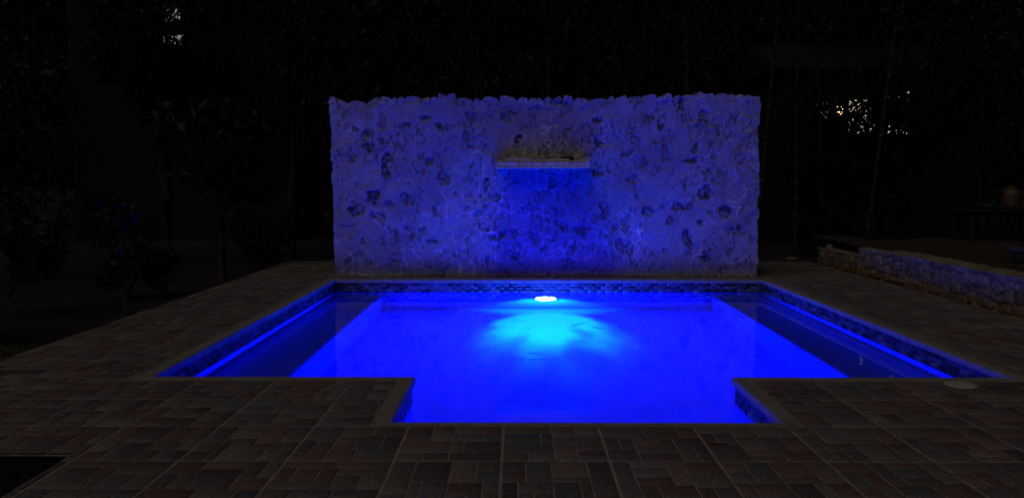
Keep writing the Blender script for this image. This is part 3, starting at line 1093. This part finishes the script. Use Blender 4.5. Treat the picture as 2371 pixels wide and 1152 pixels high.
bamboo((1272, 205), (1262, 0), 16.0, .034, 'slim bamboo stem rising above the middle of the stone wall', 1)
bamboo((1590, 205), (1589, 0), 16.2, .055, 'thick straight bamboo stem with the palest rings, above the right part of the stone wall', 2)
bamboo((1768, 380), (1805, 0), 16.0, .045, 'leaning bamboo stem nearest the right edge of the stone wall', 3)
bamboo((1841, 560), (1848, 0), 16.6, .055, 'upright bamboo stem just beyond the leaning one near the wall edge', 4)
bamboo((2006, 560), (2082, 0), 15.0, .040, 'leaning bamboo stem crossing in front of the far lit windows', 5)
bamboo((1905, 560), (1890, 0), 17.4, .045, 'dark bamboo stem half hidden between the windows and the stone wall', 6)
bamboo((1100, 205), (1090, 0), 18.0, .045, 'dark bamboo stem behind the left half of the stone wall', 7)


# ---------------------------------------------------------------- trees and shrubs
def tree(name, label, cat, x, y, gz, trunk_h, cz, crx, crz, nleaf, size, col, seed, group, clumps=16, aspect=.4, r0=.12):
    root = empty(name, (x, y, gz))
    tag(root, label, cat, group)
    r_ = random.Random(seed)
    cen, rad = [], []
    for _ in range(clumps):
        a, el = r_.uniform(0, 6.28), r_.uniform(-1, 1)
        q = r_.random() ** .5 * .8
        c3 = (math.cos(a) * q * crx * math.sqrt(1 - el * el * .6), math.sin(a) * q * crx * .8, cz + el * crz * .75)
        cen.append(c3)
        rad.append(r_.uniform(.28, .5) * min(crx, crz) * 1.1)
    b = MB()
    pts = [(0, 0, -.05), (r_.uniform(-.05, .05), r_.uniform(-.05, .05), trunk_h * .5), (r_.uniform(-.12, .12), r_.uniform(-.1, .1), trunk_h), (0, 0, cz)]
    b.tube(pts, [r0, r0 * .85, r0 * .7, r0 * .3], 9)
    for c3 in cen[:max(5, clumps // 2)]:
        s_ = Vector(pts[2])
        e_ = Vector(c3)
        m_ = (s_ + e_) / 2 + Vector((r_.uniform(-.15, .15), r_.uniform(-.15, .15), r_.uniform(0, .2)))
        b.tube([s_, m_, e_], [r0 * .4, r0 * .25, r0 * .08], 6)
    b.build('trunk', M['bark'], root, smooth=True)
    v, f, c_ = leaf_cloud(cen, rad, nleaf, size, col, seed, aspect)
    link('crown', np_mesh('crown', v, f, c_), M['leaf'], root)
    return root


GT = 'dark trees closing the garden'
DKG = (.012, .006, .005)
tree('broadleaf_tree', 'broad leaved tree faintly lit just left of the stone wall', 'tree', -5.6, 14.4, -.35, 1.3, 2.5, 1.25, 1.0, 1500, .22, (.022, .017, .010), 31, GT, 14, .5, .07)
tree('broadleaf_tree', 'tall dark tree at the far left with pale lights twinkling through its top', 'tree', -8.3, 18.0, -.35, 3.0, 5.4, 2.3, 1.9, 24000, .12, DKG, 32, GT, 22, .4, .16)
tree('broadleaf_tree', 'dark tree cut off by the left border of the view', 'tree', -10.4, 14.0, -.35, 1.6, 3.4, 2.2, 2.3, 3200, .18, (.020, .013, .009), 33, GT, 18, .45, .13)
tree('broadleaf_tree', 'dark tree standing between the far left tree and the stone wall', 'tree', -5.6, 19.0, -.35, 2.4, 4.6, 2.3, 2.3, 3200, .17, DKG, 34, GT, 18, .4, .14)
tree('broadleaf_tree', 'dark tree rising behind the left half of the stone wall', 'tree', -1.0, 20.0, -.35, 2.6, 5.0, 2.3, 2.2, 3200, .17, DKG, 35, GT, 18, .4, .14)
tree('broadleaf_tree', 'dark tree rising behind the right half of the stone wall', 'tree', 3.4, 20.5, -.35, 2.8, 5.3, 2.4, 2.3, 3200, .17, DKG, 36, GT, 18, .4, .14)
tree('broadleaf_tree', 'leafy tree screening the lit windows on the right', 'tree', 9.3, 19.4, -.35, 1.6, 3.45, 2.9, 1.9, 24000, .115, DKG, 37, GT, 44, .42, .13)
tree('broadleaf_tree', 'dark tree beyond the gas cylinder at the right border', 'tree', 13.4, 19.0, -.35, 2.0, 4.0, 2.3, 2.3, 3200, .18, (.018, .012, .010), 38, GT, 18, .4, .14)
GS = 'low shrubs along the far edge of the deck'
for i, (x, y, lb) in enumerate([(-6.6, 8.6, 'first low shrub beyond the lawn on the left'), (-6.9, 10.4, 'second low shrub beyond the lawn, behind the first'),
                                (-6.3, 12.4, 'third low shrub back from the lawn beside the deck edge'), (-5.6, 16.6, 'low shrub behind the far corner of the deck'),
                                (-2.2, 17.0, 'low shrub behind the left end of the stone wall'), (6.9, 16.9, 'low shrub behind the far end of the low stone wall')]):
    tree('shrub', lb, 'shrub', x, y, -.35, .3, .75, .95, .62, 1300, .12, (.010, .007, .0035), 50 + i, GS, 10, .4, .04)
tree('broadleaf_tree', 'dark low crowned tree glimpsed between the faintly lit tree and the stone wall', 'tree', -4.6, 21.5, -.35, .9, 2.4, 1.9, 1.9, 4500, .17, DKG, 62, GT, 18, .4, .12)
t = empty('broadleaf_tree', (8.05, 18.4, -.35))
tag(t, 'slender tree added as a leaf screen between the leaning bamboo and the lit windows', 'tree', GT)
b = MB()
b.tube([(0, 0, 0), (.04, 0, 1.2), (-.03, .02, 2.2), (.02, 0, 3.4)], [.07, .06, .045, .02], 8)
b.build('trunk', M['bark'], t, smooth=True)
v, f, c_ = leaf_cloud([(0, 0, 3.3)], [1.75], 7500, .10, DKG, 71, aspect=.4, squash=.8)  # added leaf screen: breaks up the windows, hides their reflection
link('crown', np_mesh('leaf_screen', v, f, c_), M['leaf'], t)
tree('shrub', 'tall bushy shrub added below the lit windows to block their reflection in the pool', 'shrub', 7.6, 17.6, -.35, .6, 2.0, 1.5, 1.05, 12000, .12, DKG, 61, GS, 16, .4, .06)  # added shrub: keeps the window reflection off the water
# thin sapling at the edge of the deck
t = empty('sapling', (-4.66, 8.95, -.34))
tag(t, 'thin bare sapling stem standing at the left edge of the deck', 'sapling')
b = MB()
b.tube([(0, 0, 0), (.01, 0, .5), (-.01, .01, 1.0), (.02, 0, 1.6)], [.022, .018, .014, .006], 8)
b.tube([(-.01, .01, 1.0), (-.2, .03, 1.35), (-.3, 0, 1.7)], [.009, .006, .002], 6)
b.build('stem', M['bark'], t, smooth=True)
v, f, c_ = leaf_cloud([(-.25, 0, 1.6), (.02, 0, 1.6), (.05, 0, 1.4)], [.22, .25, .15], 140, .11, (.02, .012, .009), 88)
link('foliage', np_mesh('sapling_leaves', v, f, c_), M['leaf'], t)
# far wood: nobody could count it
cen = [(x, 30 + 6 * math.sin(x * 1.7) + rnd.uniform(-2, 2), rnd.uniform(0, 9)) for x in np.linspace(-32, 32, 130)]
v, f, c_ = leaf_cloud(cen, [2.2] * len(cen), 30000, .38, (.010, .008, .006), 99)
o = link('far_wood', np_mesh('far_wood', v, f, c_), M['leaf'])
tag(o, 'black mass of far woodland behind everything', kind='stuff')

# ---------------------------------------------------------------- far houses with lit windows
def house(label, x0, x1, y, gz, h, wins, seed):
    root = empty('house', ((x0 + x1) / 2, y, gz))
    tag(root, label, 'house')
    w_ = (x1 - x0) / 2
    b = MB()
    b.box(-w_, w_, 0, 4, 0, h)
    b.build('wall', M['house'], root)
    b = MB()
    b.add([(-w_ - .3, -.4, h), (w_ + .3, -.4, h), (w_ + .3, 4.4, h), (-w_ - .3, 4.4, h), (-w_ - .3, 2, h + 1.1), (w_ + .3, 2, h + 1.1)],
          [(0, 1, 5, 4), (2, 3, 4, 5), (0, 4, 3), (1, 2, 5), (0, 3, 2, 1)])
    b.build('roof', M['roof'], root)
    cx = (x0 + x1) / 2
    for (a0, a1, z0, z1, mk) in wins:
        b = MB()
        fr = .05
        for (p, q, r_, s_) in ((a0 - fr, a1 + fr, z1, z1 + fr), (a0 - fr, a1 + fr, z0 - fr, z0), (a0 - fr, a0, z0, z1), (a1, a1 + fr, z0, z1)):
            b.box(p - cx, q - cx, -.05, -.002, r_ - gz, s_ - gz)
        wf = b.build('window', M['roof'], root)
        b = MB()
        b.box(a0 - cx, a1 - cx, -.03, -.004, z0 - gz, z1 - gz)
        b.build('pane', M[mk], wf)
    return root


def wrect(x0, y0, x1, y1, Y, mk):
    a, b_ = at(x0, y1, Y), at(x1, y0, Y)
    return (a[0], b_[0], a[2], b_[2], mk)


YH = 24.0
house('dark house on the right whose lit windows twinkle through the leaves', 8.2, 14.6, YH, -.35, 5.4,
      [wrect(1888, 240, 1918, 276, YH, 'dim'), wrect(1962, 232, 2026, 310, YH, 'lit'), wrect(2036, 212, 2104, 310, YH, 'lit')], 1)
t = empty('wall_lamp', (*at(1943, 257, YH - .25)[:2], at(1943, 257, YH)[2]))
tag(t, 'warm glowing lamp on the dark house, brightest spark among the leaves', 'lamp')
b = MB()
b.lathe([(.02, -.15), (.09, -.11), (.12, 0), (.09, .09), (.02, .12)], 16)
b.build('globe', M['bulb'], t, smooth=True)
b = MB()
b.tube([(0, 0, .12), (0, .12, .17), (0, .24, .12)], .012, 6)
b.build('bracket', M['roof'], t)
house('dark house on the left with faint windows high behind the tree', -14.5, -7.4, YH + 1, -.35, 8.6,
      [wrect(380, 82, 426, 104, YH + 1, 'dim'), wrect(384, 22, 418, 50, YH + 1, 'dim')], 2)
